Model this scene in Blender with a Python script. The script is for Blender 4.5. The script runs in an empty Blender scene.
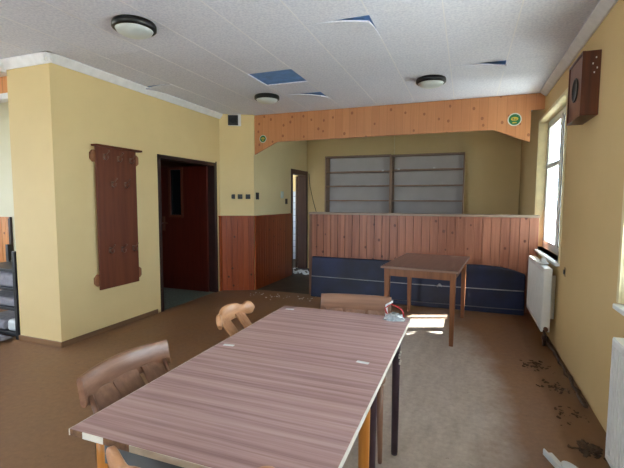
import bpy, bmesh, math, random
from mathutils import Vector, Matrix, Euler
random.seed(7)
C = bpy.context.scene.collection
sc = bpy.context.scene

# ------------------------------------------------------------------ camera
S = 1.39/1.58
YAW, PITCH, ROLL, FPX = .3612, .0801, .0047, 408.3551
fw = Vector((-math.sin(YAW)*math.cos(PITCH), math.cos(YAW)*math.cos(PITCH), -math.sin(PITCH)))
r0 = Vector((math.cos(YAW), math.sin(YAW), 0)); u0 = r0.cross(fw)
rr = r0*math.cos(ROLL)+u0*math.sin(ROLL); uu = -r0*math.sin(ROLL)+u0*math.cos(ROLL)
cam = bpy.data.objects.new('camera', bpy.data.cameras.new('camera')); C.objects.link(cam)
cam.matrix_world = Matrix(((rr.x,uu.x,-fw.x,0),(rr.y,uu.y,-fw.y,0),(rr.z,uu.z,-fw.z,1.39),(0,0,0,1)))
cam.data.sensor_width = 36; cam.data.lens = 36*FPX/624; cam.data.clip_start = .05
sc.camera = cam

# ------------------------------------------------------------------ sky, sun, exposure
sc.view_settings.view_transform = 'Standard'; sc.view_settings.look = 'None'
sc.view_settings.gamma = 1; sc.view_settings.use_curve_mapping = False
sc.view_settings.exposure = 0.38
w = bpy.data.worlds.new('sky'); sc.world = w; w.use_nodes = True
bg = w.node_tree.nodes['Background']; bg.inputs[0].default_value = (.74,.87,1.0,1); bg.inputs[1].default_value = 14.0
sun = bpy.data.objects.new('sun', bpy.data.lights.new('sun','SUN')); C.objects.link(sun)
sun.data.energy = 30; sun.data.angle = math.radians(.6); sun.data.color = (1,.95,.86)
sun.rotation_euler = Vector((-1,-.4,-.84)).to_track_quat('-Z','Y').to_euler()
def portal(loc, direction, sx, sy):
    l = bpy.data.lights.new('daylight_portal','AREA'); l.shape = 'RECTANGLE'; l.size = sx; l.size_y = sy
    l.cycles.is_portal = True
    o = bpy.data.objects.new('daylight_portal', l); C.objects.link(o); o.location = loc
    o.rotation_euler = Vector(direction).to_track_quat('-Z','Y').to_euler()
XR, XL, YP, HC, ZC, YN = .8335, -3.534, 5.629, 2.694, 1.23, 2.683
XA = -4.10            # left edge of the wall pier
WZ0, WZ1 = .82, 2.395
WINS = [(4.40,5.94),(1.20,2.745),(-1.9,-.3)]
for a,b in WINS: portal((XR+.17,(a+b)/2,(WZ0+WZ1)/2), (-1,0,0), WZ1-WZ0, b-a)
portal((-2.9,-3.15,1.6), (0,1,0), 1.4, 1.5)
portal((-8.15,.65,1.57), (1,0,0), 1.25, 2.5)
portal((-5.5,7.9,1.6), (1,0,0), 1.4, 1.4)

# ------------------------------------------------------------------ materials
def lin(c):
    return tuple(((v/255)/12.92 if v/255 <= .04045 else ((v/255+.055)/1.055)**2.4) for v in c)+(1,)
def newmat(name):
    m = bpy.data.materials.new(name); m.use_nodes = True
    nt = m.node_tree; b = nt.nodes['Principled BSDF']; return m, nt, b
def nd(nt, t, **kw):
    n = nt.nodes.new(t)
    for k,v in kw.items(): setattr(n,k,v)
    return n
def mth(nt, op, a, b=None, c=None):
    n = nd(nt,'ShaderNodeMath',operation=op)
    for i,v in enumerate((a,b,c)):
        if v is None: continue
        if isinstance(v,(int,float)): n.inputs[i].default_value = v
        else: nt.links.new(v,n.inputs[i])
    return n.outputs[0]
def mixc(nt, f, a, b, blend='MIX'):
    n = nd(nt,'ShaderNodeMix',data_type='RGBA',blend_type=blend)
    for i,v in ((0,f),(6,a),(7,b)):
        if isinstance(v,(int,float)): n.inputs[i].default_value = v
        elif isinstance(v,tuple): n.inputs[i].default_value = v
        else: nt.links.new(v,n.inputs[i])
    return n.outputs[2]
def coords(nt, scale=(1,1,1)):
    tc = nd(nt,'ShaderNodeTexCoord'); mp = nd(nt,'ShaderNodeMapping'); mp.inputs['Scale'].default_value = scale
    nt.links.new(tc.outputs['Object'],mp.inputs[0]); return mp.outputs[0]
def noise(nt, vec, scale, detail=3, rough=.5):
    n = nd(nt,'ShaderNodeTexNoise'); n.inputs['Scale'].default_value = scale
    n.inputs['Detail'].default_value = detail; n.inputs['Roughness'].default_value = rough
    nt.links.new(vec,n.inputs['Vector']); return n.outputs['Fac']
def ramp(nt, fac, stops):
    n = nd(nt,'ShaderNodeValToRGB'); e = n.color_ramp.elements
    while len(e) < len(stops): e.new(.5)
    for i,(p,c) in enumerate(stops): e[i].position = p; e[i].color = c if isinstance(c,tuple) else (c,c,c,1)
    nt.links.new(fac,n.inputs[0]); return n.outputs[0]
def bump(nt, b, h, strength=.2, dist=.01):
    n = nd(nt,'ShaderNodeBump'); n.inputs['Strength'].default_value = strength; n.inputs['Distance'].default_value = dist
    nt.links.new(h,n.inputs['Height']); nt.links.new(n.outputs[0],b.inputs['Normal'])
def plain(name, c, rough=.5, metal=0, var=.06, vs=14, spec=.5, bmp=0):
    m,nt,b = newmat(name); v = coords(nt); f = noise(nt,v,vs,4)
    lo = tuple(x*(1-var*2) for x in lin(c)[:3])+(1,); hi = tuple(min(1,x*(1+var*2)) for x in lin(c)[:3])+(1,)
    nt.links.new(ramp(nt,f,[(.3,lo),(.7,hi)]), b.inputs['Base Color'])
    b.inputs['Roughness'].default_value = rough; b.inputs['Metallic'].default_value = metal
    b.inputs['Specular IOR Level'].default_value = spec
    if bmp: bump(nt,b,noise(nt,v,vs*6,3),bmp,.004)
    return m
def wood(name, c1, c2, axis='x', rough=.4, grain=45, spec=.5, streak=2.0):
    """fine streaks running along one axis"""
    m,nt,b = newmat(name); s = {'x':(streak,grain,grain),'y':(grain,streak,grain),'z':(grain,grain,streak)}[axis]
    v = coords(nt,s); f = noise(nt,v,1.0,5,.6)
    f2 = noise(nt,coords(nt,tuple(k*.25 for k in s)),1.0,2)
    f = mth(nt,'ADD',mth(nt,'MULTIPLY',f,.65),mth(nt,'MULTIPLY',f2,.35))
    nt.links.new(ramp(nt,f,[(.33,lin(c1)),(.67,lin(c2))]), b.inputs['Base Color'])
    b.inputs['Roughness'].default_value = rough; b.inputs['Specular IOR Level'].default_value = spec
    return m
def boards(name, c1, c2, cknot, u, pitch=.105, rough=.4, groove=.0, knots=.5, u0_=0.0, kz=.33):
    """vertical boards: u is the horizontal axis; per-board tint, grain along z and dark knots"""
    m,nt,b = newmat(name); tc = nd(nt,'ShaderNodeTexCoord'); sp = nd(nt,'ShaderNodeSeparateXYZ')
    nt.links.new(tc.outputs['Object'],sp.inputs[0]); U = sp.outputs['X' if u=='x' else 'Y']; Z = sp.outputs['Z']
    t = mth(nt,'DIVIDE',mth(nt,'SUBTRACT',U,u0_),pitch); idx = mth(nt,'FLOOR',t)
    wn = nd(nt,'ShaderNodeTexWhiteNoise',noise_dimensions='1D'); nt.links.new(idx,wn.inputs['W'])
    cb = nd(nt,'ShaderNodeCombineXYZ'); nt.links.new(mth(nt,'MULTIPLY',U,55),cb.inputs[0])
    nt.links.new(mth(nt,'MULTIPLY',Z,2.2),cb.inputs[2]); nt.links.new(mth(nt,'MULTIPLY',wn.outputs[0],37),cb.inputs[1])
    f = noise(nt,cb.outputs[0],1,4)
    f = mth(nt,'ADD',mth(nt,'MULTIPLY',f,.7),mth(nt,'MULTIPLY',wn.outputs[0],.3))
    col = ramp(nt,f,[(.25,lin(c1)),(.7,lin(c2))])
    # knots: one candidate per board cell
    zz = mth(nt,'ADD',mth(nt,'DIVIDE',Z,kz),mth(nt,'MULTIPLY',wn.outputs[0],7.3)); iz = mth(nt,'FLOOR',zz)
    w2 = nd(nt,'ShaderNodeTexWhiteNoise',noise_dimensions='2D'); c2_ = nd(nt,'ShaderNodeCombineXYZ')
    nt.links.new(idx,c2_.inputs[0]); nt.links.new(iz,c2_.inputs[1]); nt.links.new(c2_.outputs[0],w2.inputs['Vector'])
    sc3 = nd(nt,'ShaderNodeSeparateColor'); nt.links.new(w2.outputs['Color'],sc3.inputs[0])
    du = mth(nt,'SUBTRACT',mth(nt,'FRACT',t),mth(nt,'ADD',mth(nt,'MULTIPLY',sc3.outputs[0],.5),.25))
    dz = mth(nt,'MULTIPLY',mth(nt,'SUBTRACT',mth(nt,'FRACT',zz),mth(nt,'ADD',mth(nt,'MULTIPLY',sc3.outputs[1],.6),.2)),kz/pitch*.8)
    d = mth(nt,'SQRT',mth(nt,'ADD',mth(nt,'MULTIPLY',du,du),mth(nt,'MULTIPLY',dz,dz)))
    r_ = mth(nt,'MULTIPLY',sc3.outputs[2],.13)
    k = mth(nt,'MULTIPLY',mth(nt,'LESS_THAN',d,mth(nt,'ADD',r_,.04)),mth(nt,'GREATER_THAN',sc3.outputs[2],1-knots))
    col = mixc(nt,mth(nt,'MULTIPLY',k,.85),col,lin(cknot))
    if groove:
        fr = mth(nt,'FRACT',t); g = mth(nt,'LESS_THAN',fr,groove)
        col = mixc(nt,mth(nt,'MULTIPLY',g,.6),col,lin(cknot))
    nt.links.new(col,b.inputs['Base Color']); b.inputs['Roughness'].default_value = rough
    return m

def plaster(name, c, c2, grime=True):
    m,nt,b = newmat(name); v = coords(nt)
    f = noise(nt,v,1.3,4,.6); col = ramp(nt,f,[(.3,lin(c)),(.72,lin(c2))])
    nt.links.new(col,b.inputs['Base Color']); b.inputs['Roughness'].default_value = .75
    bump(nt,b,noise(nt,v,120,3),.12,.003); return m
M = {}
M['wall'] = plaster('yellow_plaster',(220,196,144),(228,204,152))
M['wall_r'] = plaster('yellow_plaster_shaded',(204,174,122),(210,180,128))  # same yellow paint as the other walls, darkened to put its shade into the colour
M['white_wall'] = plaster('pale_plaster',(228,224,196),(236,232,208))
M['cove'] = plain('white_cove',(232,231,234),.5,var=.03)
M['tile'] = None
def ceil_mat():
    m,nt,b = newmat('ceiling_tile_board'); v = coords(nt)
    f = noise(nt,v,55,3,.6); g = noise(nt,v,1.1,3)
    col = ramp(nt,f,[(.35,lin((214,218,238))),(.6,lin((234,237,252)))])
    col = mixc(nt,mth(nt,'MULTIPLY',g,.18),col,lin((196,192,196)))
    nt.links.new(col,b.inputs['Base Color']); b.inputs['Roughness'].default_value = .85
    bump(nt,b,f,.35,.004); return m
M['tile'] = ceil_mat()
M['blue_sheet'] = plain('blue_ceiling_backing',(112,158,220),.6,var=.08)
M['seam'] = plain('tile_seam_paint',(232,232,242),.6,var=.02)
def floor_mat():
    m,nt,b = newmat('worn_brown_lino'); v = coords(nt); tc = nd(nt,'ShaderNodeTexCoord')
    sp = nd(nt,'ShaderNodeSeparateXYZ'); nt.links.new(tc.outputs['Object'],sp.inputs[0])
    X,Y = sp.outputs[0],sp.outputs[1]
    fine = noise(nt,coords(nt,(1,1,1)),26,5,.65); big = noise(nt,v,1.6,5,.6)
    streak = noise(nt,coords(nt,(9,2.2,1)),1.5,5,.6)
    base = ramp(nt,mth(nt,'ADD',mth(nt,'MULTIPLY',fine,.45),mth(nt,'MULTIPLY',big,.55)),[(.32,lin((118,84,60))),(.68,lin((150,112,80)))])
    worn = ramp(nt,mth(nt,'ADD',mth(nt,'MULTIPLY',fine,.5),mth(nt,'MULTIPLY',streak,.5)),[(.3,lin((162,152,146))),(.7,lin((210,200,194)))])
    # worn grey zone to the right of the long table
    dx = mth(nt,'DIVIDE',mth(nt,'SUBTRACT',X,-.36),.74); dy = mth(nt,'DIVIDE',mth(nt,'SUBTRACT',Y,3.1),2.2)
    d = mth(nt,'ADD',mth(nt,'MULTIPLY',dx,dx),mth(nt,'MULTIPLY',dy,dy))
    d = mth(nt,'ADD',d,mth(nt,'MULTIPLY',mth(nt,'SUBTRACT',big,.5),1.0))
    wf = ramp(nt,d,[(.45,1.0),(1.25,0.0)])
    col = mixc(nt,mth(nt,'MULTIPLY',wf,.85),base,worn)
    # bare boards strip beside the right-hand wall
    edge = ramp(nt,mth(nt,'ADD',X,mth(nt,'MULTIPLY',mth(nt,'SUBTRACT',big,.5),.12)),[(.56,0.0),(.60,1.0)])
    col = mixc(nt,mth(nt,'MULTIPLY',edge,.75),col,lin((112,76,46)))
    spots = noise(nt,coords(nt,(1,1,1)),7,6,.75); sf = ramp(nt,spots,[(.64,0.0),(.72,1.0)])
    col = mixc(nt,mth(nt,'MULTIPLY',sf,.5),col,lin((62,48,38)))
    nt.links.new(col,b.inputs['Base Color'])
    nt.links.new(ramp(nt,big,[(.3,.36),(.7,.55)]),b.inputs['Roughness'])
    b.inputs['Specular IOR Level'].default_value = .5
    bump(nt,b,noise(nt,v,9,5),.12,.01); return m
M['floor'] = floor_mat()
M['floor_dark'] = plain('dark_grey_lino',(74,64,58),.6,var=.12,vs=6)
M['floor_green'] = plain('grey_green_carpet',(96,104,96),.9,var=.12,vs=30)
M['wains'] = boards('varnished_wainscot',(124,54,26),(160,76,36),(52,20,12),'y',.085,.28,knots=.15)
M['wains_x'] = boards('varnished_wainscot_face',(124,52,26),(158,74,36),(52,20,12),'x',.085,.28,knots=.15)
M['bar_pine'] = boards('bar_pine_boards',(140,84,62),(182,120,94),(88,42,30),'x',.105,.38,knots=.5)
M['fascia'] = boards('fascia_pine',(196,130,84),(208,144,96),(150,88,54),'x',.105,.42,groove=.03,knots=.3,kz=.16)
M['annex_pine'] = boards('annex_pine',(206,130,70),(226,154,88),(120,60,30),'x',.105,.42,groove=.05,knots=.5)
M['worktop'] = wood('bar_worktop',(150,128,112),(178,158,140),'x',.35)
M['mahog'] = wood('mahogany_door',(70,24,16),(92,34,22),'z',.35,30)
M['mahog_d'] = plain('dark_brown_frame',(48,26,22),.4,var=.1)
M['darkglass'] = plain('dark_wire_glass',(26,30,32),.15,var=.1)
M['rack'] = wood('rack_brown_veneer',(96,48,30),(112,60,38),'z',.5,30,.3)
M['rack_l'] = wood('rack_light_batten',(138,88,56),(152,100,66),'y',.5)
M['brass'] = plain('dull_brass',(124,92,76),.35,.7)
M['black'] = plain('black_plastic',(26,24,24),.45,var=.1)
M['blackm'] = plain('black_metal',(34,34,40),.4,.2,var=.1)
M['lampring'] = plain('dark_lamp_ring',(24,26,30),.35,.3)
M['opal'] = plain('opal_glass',(206,214,216),.3,var=.02)
M['white_m'] = plain('white_enamel',(228,228,224),.35,var=.02)
M['white_win'] = plain('white_window_paint',(226,226,222),.45,var=.03)
M['cream'] = plain('cream_reveal',(226,212,170),.6,var=.04)
M['gasket'] = plain('dark_gasket',(56,46,42),.6)
M['shelf'] = wood('shelf_side',(148,120,100),(168,140,118),'z',.5,30)
M['shelf_back'] = plain('shelf_back_panel',(196,192,192),.55,var=.03,vs=3)
M['navy'] = plain('navy_vinyl',(20,32,68),.5,var=.25,vs=3)
M['cord'] = plain('pale_cord',(170,172,182),.5)
def laminate():
    m,nt,b = newmat('striped_laminate'); v = coords(nt,(.35,40,1))
    f = noise(nt,v,1.0,4,.6); f3 = noise(nt,coords(nt,(2.2,95,1)),1.0,4,.6); f2 = noise(nt,coords(nt,(2,2,2)),1.4,2)
    f = mth(nt,'ADD',mth(nt,'MULTIPLY',f,.55),mth(nt,'MULTIPLY',f3,.45))
    col = ramp(nt,f,[(.36,lin((138,106,106))),(.5,lin((178,146,145))),(.64,lin((198,170,169)))])
    col = mixc(nt,mth(nt,'MULTIPLY',f2,.25),col,lin((140,92,72)))
    nt.links.new(col,b.inputs['Base Color']); b.inputs['Roughness'].default_value = .36
    return m
M['laminate'] = laminate()
M['edge'] = plain('white_edge_band',(226,220,208),.5,var=.06,vs=30)
M['chip'] = plain('chipboard_core',(112,80,56),.8,var=.2,vs=60)
M['apron_grey'] = plain('grey_apron',(96,102,106),.6)
M['leg_orange'] = wood('varnished_leg',(178,112,48),(206,140,66),'z',.35)
M['leg_dark'] = plain('dark_purple_brown_leg',(62,46,54),.4,var=.1)
M['table2'] = wood('brown_table_top',(92,66,58),(124,94,82),'y',.3,60)
M['table2leg'] = wood('brown_table_leg',(120,74,46),(146,94,60),'z',.4)
M['chair_a'] = wood('brown_chair_wood',(118,82,64),(154,114,92),'x',.32,40)
M['chair_av'] = wood('brown_chair_slat',(110,78,62),(146,108,88),'z',.38,40)
M['chair_b'] = wood('light_chair_wood',(176,122,84),(206,156,116),'x',.32,40)
M['chair_bv'] = wood('light_chair_slat',(160,108,74),(190,140,104),'z',.38,40)
M['chair_leg'] = wood('chair_leg_wood',(112,78,62),(146,108,88),'z',.4)
M['speaker'] = wood('speaker_box_veneer',(68,32,20),(100,50,28),'z',.4,40)
M['speaker_f'] = wood('speaker_front',(104,66,50),(124,82,62),'z',.5,40)
M['grey_fab'] = plain('grey_fabric',(150,148,158),.9,var=.1,vs=20,bmp=.3)
M['white_p'] = plain('white_plastic',(220,224,226),.45,var=.03)
M['debris'] = plain('dark_debris',(74,56,42),.9,var=.3,vs=40)
M['green'] = plain('sticker_green',(24,112,62),.5)
M['stwhite'] = plain('sticker_white',(206,216,208),.5)
M['yellow'] = plain('sticker_yellow',(214,184,60),.5)
M['red'] = plain('red_cord',(176,44,50),.5)
M['brown_trim'] = wood('baseboard_wood',(112,82,58),(140,106,78),'y',.5)
M['concrete'] = plain('outdoor_ground',(196,194,184),.9,var=.1)
M['leaf'] = plain('shrub_green',(70,100,48),.8,var=.2)
M['stem'] = plain('shrub_stem',(84,64,46),.8)
M['added_awning'] = plain('sun_blocking_awning',(176,176,170),.7)
def bathtile():
    m,nt,b = newmat('white_wall_tiles'); br = nd(nt,'ShaderNodeTexBrick'); br.offset = 0
    tc = nd(nt,'ShaderNodeTexCoord'); sp = nd(nt,'ShaderNodeSeparateXYZ'); cb = nd(nt,'ShaderNodeCombineXYZ')
    nt.links.new(tc.outputs['Object'],sp.inputs[0])
    nt.links.new(mth(nt,'ADD',sp.outputs[0],sp.outputs[1]),cb.inputs[0]); nt.links.new(sp.outputs[2],cb.inputs[1])
    nt.links.new(cb.outputs[0],br.inputs['Vector']); br.inputs['Scale'].default_value = 1
    br.inputs['Brick Width'].default_value = .15; br.inputs['Row Height'].default_value = .15
    br.inputs['Mortar Size'].default_value = .004
    br.inputs['Color1'].default_value = lin((206,212,226)); br.inputs['Color2'].default_value = lin((214,220,232)); br.inputs['Mortar'].default_value = lin((130,134,146))
    nt.links.new(br.outputs['Color'],b.inputs['Base Color']); b.inputs['Roughness'].default_value = .25; return m
M['bathtile'] = bathtile()
def glass():
    m = bpy.data.materials.new('window_glass'); m.use_nodes = True; nt = m.node_tree; nt.nodes.clear()
    o = nd(nt,'ShaderNodeOutputMaterial'); t = nd(nt,'ShaderNodeBsdfTransparent'); g = nd(nt,'ShaderNodeBsdfGlossy')
    t.inputs[0].default_value = (.93,.96,.96,1); g.inputs['Roughness'].default_value = .02
    lw = nd(nt,'ShaderNodeLayerWeight'); lw.inputs[0].default_value = .5; fo = mth(nt,'MULTIPLY',mth(nt,'POWER',lw.outputs['Facing'],5),.5); mx = nd(nt,'ShaderNodeMixShader')
    nt.links.new(fo,mx.inputs[0]); nt.links.new(t.outputs[0],mx.inputs[1]); nt.links.new(g.outputs[0],mx.inputs[2])
    nt.links.new(mx.outputs[0],o.inputs[0]); return m
M['glass'] = glass()

# ------------------------------------------------------------------ mesh helpers
class MB:
    def __init__(s): s.b = bmesh.new(); s.mi = 0
    def _f(s, vs, smooth=False):
        try: f = s.b.faces.new(vs)
        except ValueError: return
        f.smooth = smooth; f.material_index = s.mi
    def hexa(s, P):
        v = [s.b.verts.new(p) for p in P]
        for q in ((0,3,2,1),(4,5,6,7),(0,1,5,4),(1,2,6,5),(2,3,7,6),(3,0,4,7)): s._f([v[i] for i in q])
        return s
    def box(s, a, b):
        (x0,y0,z0),(x1,y1,z1) = a,b
        x0,x1 = min(x0,x1),max(x0,x1); y0,y1 = min(y0,y1),max(y0,y1); z0,z1 = min(z0,z1),max(z0,z1)
        return s.hexa([(x0,y0,z0),(x1,y0,z0),(x1,y1,z0),(x0,y1,z0),(x0,y0,z1),(x1,y0,z1),(x1,y1,z1),(x0,y1,z1)])
    def obox(s, c, size, mat):
        c = Vector(c); h = [k/2 for k in size]; R = mat.to_3x3() if hasattr(mat,'to_3x3') else mat
        P = [c+R@Vector((sx*h[0],sy*h[1],sz*h[2])) for sz in (-1,1) for sx,sy in ((-1,-1),(1,-1),(1,1),(-1,1))]
        return s.hexa(P)
    def prism(s, poly, fn, d0, d1):
        a = [s.b.verts.new(fn(p,d0)) for p in poly]; b = [s.b.verts.new(fn(p,d1)) for p in poly]
        n = len(poly); s._f(a[::-1]); s._f(b)
        for i in range(n): s._f([a[i],a[(i+1)%n],b[(i+1)%n],b[i]])
        return s
    def loft(s, rings, smooth=True, closed=True, cap=True):
        R = [[s.b.verts.new(p) for p in r] for r in rings]; n = len(R[0])
        for i in range(len(R)-1):
            for j in range(n if closed else n-1):
                s._f([R[i][j],R[i][(j+1)%n],R[i+1][(j+1)%n],R[i+1][j]],smooth)
        if cap and closed: s._f(R[0][::-1]); s._f(R[-1])
        return s
    def tube(s, pts, r, n=10, cap=True):
        pts = [Vector(p) for p in pts]; rs = r if isinstance(r,(list,tuple)) else [r]*len(pts)
        rings = []; up = None
        for i,p in enumerate(pts):
            t = (pts[min(i+1,len(pts)-1)]-pts[max(i-1,0)]).normalized()
            if up is None: up = Vector((0,0,1)) if abs(t.z) < .9 else Vector((1,0,0))
            a = t.cross(up).normalized(); b_ = a.cross(t).normalized(); up = b_
            rings.append([p+(a*math.cos(k*2*math.pi/n)+b_*math.sin(k*2*math.pi/n))*rs[i] for k in range(n)])
        return s.loft(rings,True,True,cap)
    def lathe(s, prof, c, n=40, axis='z'):
        c = Vector(c); rings = []
        for r,h in prof:
            ring = []
            for k in range(n):
                a = 2*math.pi*k/n
                if axis=='z': v = Vector((r*math.cos(a),r*math.sin(a),h))
                elif axis=='x': v = Vector((h,r*math.cos(a),r*math.sin(a)))
                else: v = Vector((r*math.cos(a),h,r*math.sin(a)))
                ring.append(c+v)
            rings.append(ring)
        return s.loft(rings,True,True,True)
    def build(s, name, mats, parent=None, bev=0, kind=None, loc=None, recalc=True, seg=2):
        if recalc: bmesh.ops.recalc_face_normals(s.b, faces=s.b.faces)
        me = bpy.data.meshes.new(name); s.b.to_mesh(me); s.b.free()
        for m in (mats if isinstance(mats,(list,tuple)) else [mats]): me.materials.append(M[m] if isinstance(m,str) else m)
        o = bpy.data.objects.new(name, me); C.objects.link(o)
        if parent: o.parent = parent
        if kind: o['kind'] = kind
        if loc: o.location = loc
        if bev:
            md = o.modifiers.new('bevel','BEVEL'); md.width = bev; md.segments = seg; md.limit_method = 'ANGLE'; md.angle_limit = math.radians(40)
        return o
def tag(o, label, cat, group=None, kind=None):
    o['label'] = label; o['category'] = cat
    if group: o['group'] = group
    if kind: o['kind'] = kind
    return o
def thing(name, loc, label, cat, rz=0, group=None):
    o = bpy.data.objects.new(name, None); C.objects.link(o); o.location = loc; o.rotation_euler = (0,0,rz)
    return tag(o,label,cat,group)
def struct(name, mb, mat, **kw): return mb.build(name, mat, kind='structure', **kw)

# ------------------------------------------------------------------ structure: floors
struct('floor', MB().box((-8.2,-3.2,-.1),(XR+.155,5.629,0)), 'floor')
struct('floor_bar', MB().box((-3.3,5.629,-.1),(XR+.155,8.1,0)), 'floor_dark')
struct('floor_side_room', MB().box((-5.7,3.85,-.1),(XL-.02,5.629,.004)), 'floor_green')
struct('floor_washroom', MB().box((-5.3,6.4,-.1),(-3.3,9.3,0)), 'floor_dark')
struct('ground', MB().box((-40,-40,-.5),(40,50,-.35)), 'concrete')

# ------------------------------------------------------------------ ceiling of square boards, one missing, four sagging
PX, PY, GX, GY = .493, .447, -2.164, 2.925
def ceiling():
    mb = MB(); hole = (0,2)          # x -2.164..-1.671, y 3.82..4.26
    # tile index -> (dz at corners 00,10,11,01)
    sag = {(2,0):(-0.0,-.050,-.004,0), (0,4):(0,-.055,0,0), (4,3):(-.002,-.05,0,0), (-3,2):(-.05,-.01,0,0)}
    for i in range(-13,7):
        for j in range(-14,12):
            if (i,j)==hole: continue
            x0,y0 = GX+i*PX, GY+j*PY; x1,y1 = x0+PX, y0+PY
            if x0 > XR+.1 or x1 < -8.2 or y1 < -3.2 or y0 > 8.1: continue
            if x1 < -3.55 and y0 > 3.72: continue
            x1 = min(x1,XR+.1)
            d = sag.get((i,j),(0,0,0,0)); c = .005; N = 6 if (i,j) in sag else 1
            ttl = [(random.random()-.5)*.003 for _ in range(1)][0]
            def zz(u,v):
                # sag localised at the corners (power falloff)
                p = 1.6
                return (d[0]*((1-u)*(1-v))**p + d[1]*(u*(1-v)**2)**1.0*u + d[2]*(u*v)**p + d[3]*((1-u)*v)**p)
            g = .0008
            V = [[mb.b.verts.new((x0+g+(x1-x0-2*g)*a/N, y0+g+(y1-y0-2*g)*b/N, HC+ttl*0+zz(a/N,b/N))) for b in range(N+1)] for a in range(N+1)]
            T = [[mb.b.verts.new((v.co.x,v.co.y,v.co.z+.012)) for v in row] for row in V]
            for a in range(N):
                for b in range(N):
                    mb._f([V[a][b],V[a][b+1],V[a+1][b+1],V[a+1][b]]); mb._f([T[a][b],T[a+1][b],T[a+1][b+1],T[a][b+1]])
            for a in range(N):
                mb._f([V[a][0],V[a+1][0],T[a+1][0],T[a][0]]); mb._f([V[a+1][N],V[a][N],T[a][N],T[a+1][N]])
                mb._f([V[0][a+1],V[0][a],T[0][a],T[0][a+1]]); mb._f([V[N][a],V[N][a+1],T[N][a+1],T[N][a]])
    return mb
ceil = struct('ceiling', ceiling(), 'tile', recalc=False)
struct('ceiling_backing', MB().box((-8.3,-3.3,HC+.022),(XR+.3,9.3,HC+.2)), 'blue_sheet')
struct('ceiling_washroom', MB().box((-5.5,6.3,HC-.1),(-3.21,9.2,HC+.0)), 'cove')
struct('ceiling_side_room', MB().box((-5.7,3.75,HC-.08),(XL-.1,5.7,HC+.0)), 'white_wall')
# raised seam strips between the rows of boards
sm = MB()
for i in range(-4,7):
    x = GX+i*PX
    if x > XR: continue
    y0 = -3
    y1 = 5.62 if x > -3.5 else 2.6
    segs = [(y0,y1)]
    if i in (3,): segs = [(y0,2.915),(3.3,y1)]
    if i in (5,): segs = [(y0,4.25),(4.6,y1)]
    if i in (0,1): segs = [(y0,3.82),(4.27,y1)]
    for a,b in segs: sm.box((x-.0045,a,HC-.0015),(x+.0045,b,HC+.002))
struct('trim_1', sm, 'seam')

# ------------------------------------------------------------------ walls
T_ = .155
def wall_x(mb, x0, x1, y0, y1, holes, z1=HC+.06):
    """wall slab of constant x with rectangular openings (ya,yb,za,zb)"""
    ys = y0
    for ya,yb,za,zb in sorted(holes):
        mb.box((x0,ys,-.05),(x1,ya,z1))
        if za > 0: mb.box((x0,ya,-.05),(x1,yb,za))
        mb.box((x0,ya,zb),(x1,yb,z1)); ys = yb
    mb.box((x0,ys,-.05),(x1,y1,z1)); return mb
def wall_y(mb, y0, y1, x0, x1, holes, z1=HC+.06):
    xs = x0
    for xa,xb,za,zb in sorted(holes):
        mb.box((xs,y0,-.05),(xa,y1,z1))
        if za > 0: mb.box((xa,y0,-.05),(xb,y1,za))
        mb.box((xa,y0,zb),(xb,y1,z1)); xs = xb
    mb.box((xs,y0,-.05),(x1,y1,z1)); return mb
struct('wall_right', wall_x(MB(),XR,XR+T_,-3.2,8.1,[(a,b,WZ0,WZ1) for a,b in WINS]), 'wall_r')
struct('wall_behind', wall_y(MB(),-3.2,-3.0,-8.2,XR+.1,[(-3.6,-2.2,.85,2.35)]), 'wall')
struct('wall_far_left', wall_x(MB(),-8.2,-8.0,-3.2,3.9,[(-.6,1.9,.95,2.2)]), 'white_wall')
YB = 7.83
struct('wall_back', wall_y(MB(),YB,YB+.2,-3.31,XR+.1,[]), 'wall')
# pier + wall with the dark doorway
DY0, DY1, DZ = 4.024, 5.255, 1.953
pier = MB(); pier.box((XA,YN,-.05),(XL,3.0,HC+.06)); wall_x(pier,XL-.14,XL,3.0,5.39,[(DY0,DY1,0,DZ)])
pier.box((XA,3.0,-.05),(XA+.12,3.85,HC+.06))
struct('wall_left', pier, 'wall')
AX0,AY0,AX1,AY1 = XL,5.39,-3.075,5.60
fnz = lambda p,d: (p[0],p[1],d)
struct('wall_angled', MB().prism([(AX0,AY0-.02),(AX1,AY1),(AX1-.1,AY1+.12),(AX0-.14,AY0+.1)],fnz,-.05,HC+.06), 'wall')
SX = -3.075
SD0, SD1 = 7.06, 7.79
struct('wall_side', wall_x(MB(),SX-.16,SX,5.6,YB+.1,[(SD0,SD1,0,1.95)]), plaster('corridor_plaster',(226,208,160),(232,214,168)))
struct('wall_annex', wall_y(MB(),3.7,3.84,-8.2,XA+.05,[]), 'white_wall')
# dark side room shell
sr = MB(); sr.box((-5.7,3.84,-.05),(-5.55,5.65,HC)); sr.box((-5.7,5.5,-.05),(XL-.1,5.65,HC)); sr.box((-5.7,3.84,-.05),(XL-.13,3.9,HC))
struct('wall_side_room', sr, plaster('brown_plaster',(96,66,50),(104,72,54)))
wr = MB(); wall_y(wr,9.0,9.15,-5.5,-3.2,[]); wall_x(wr,-5.45,-5.3,6.35,9.1,[(7.2,8.6,.9,2.3)],HC); wr.box((-5.4,6.35,-.05),(-3.2,6.5,HC)); wr.box((-3.2,YB+.1,-.05),(-3.05,9.15,HC))
struct('wall_washroom', wr, 'wall')
tw = MB(); tw.box((-5.3,6.5,0),(-5.28,7.2,1.62)); tw.box((-5.3,7.2,0),(-5.28,8.6,.9)); tw.box((-5.3,8.6,0),(-5.28,9.0,1.62)); tw.box((-5.28,8.98,0),(-3.21,9.0,1.62)); tw.box((-5.28,6.5,0),(-3.25,6.52,1.62))
struct('trim_2', tw, 'bathtile')

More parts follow.
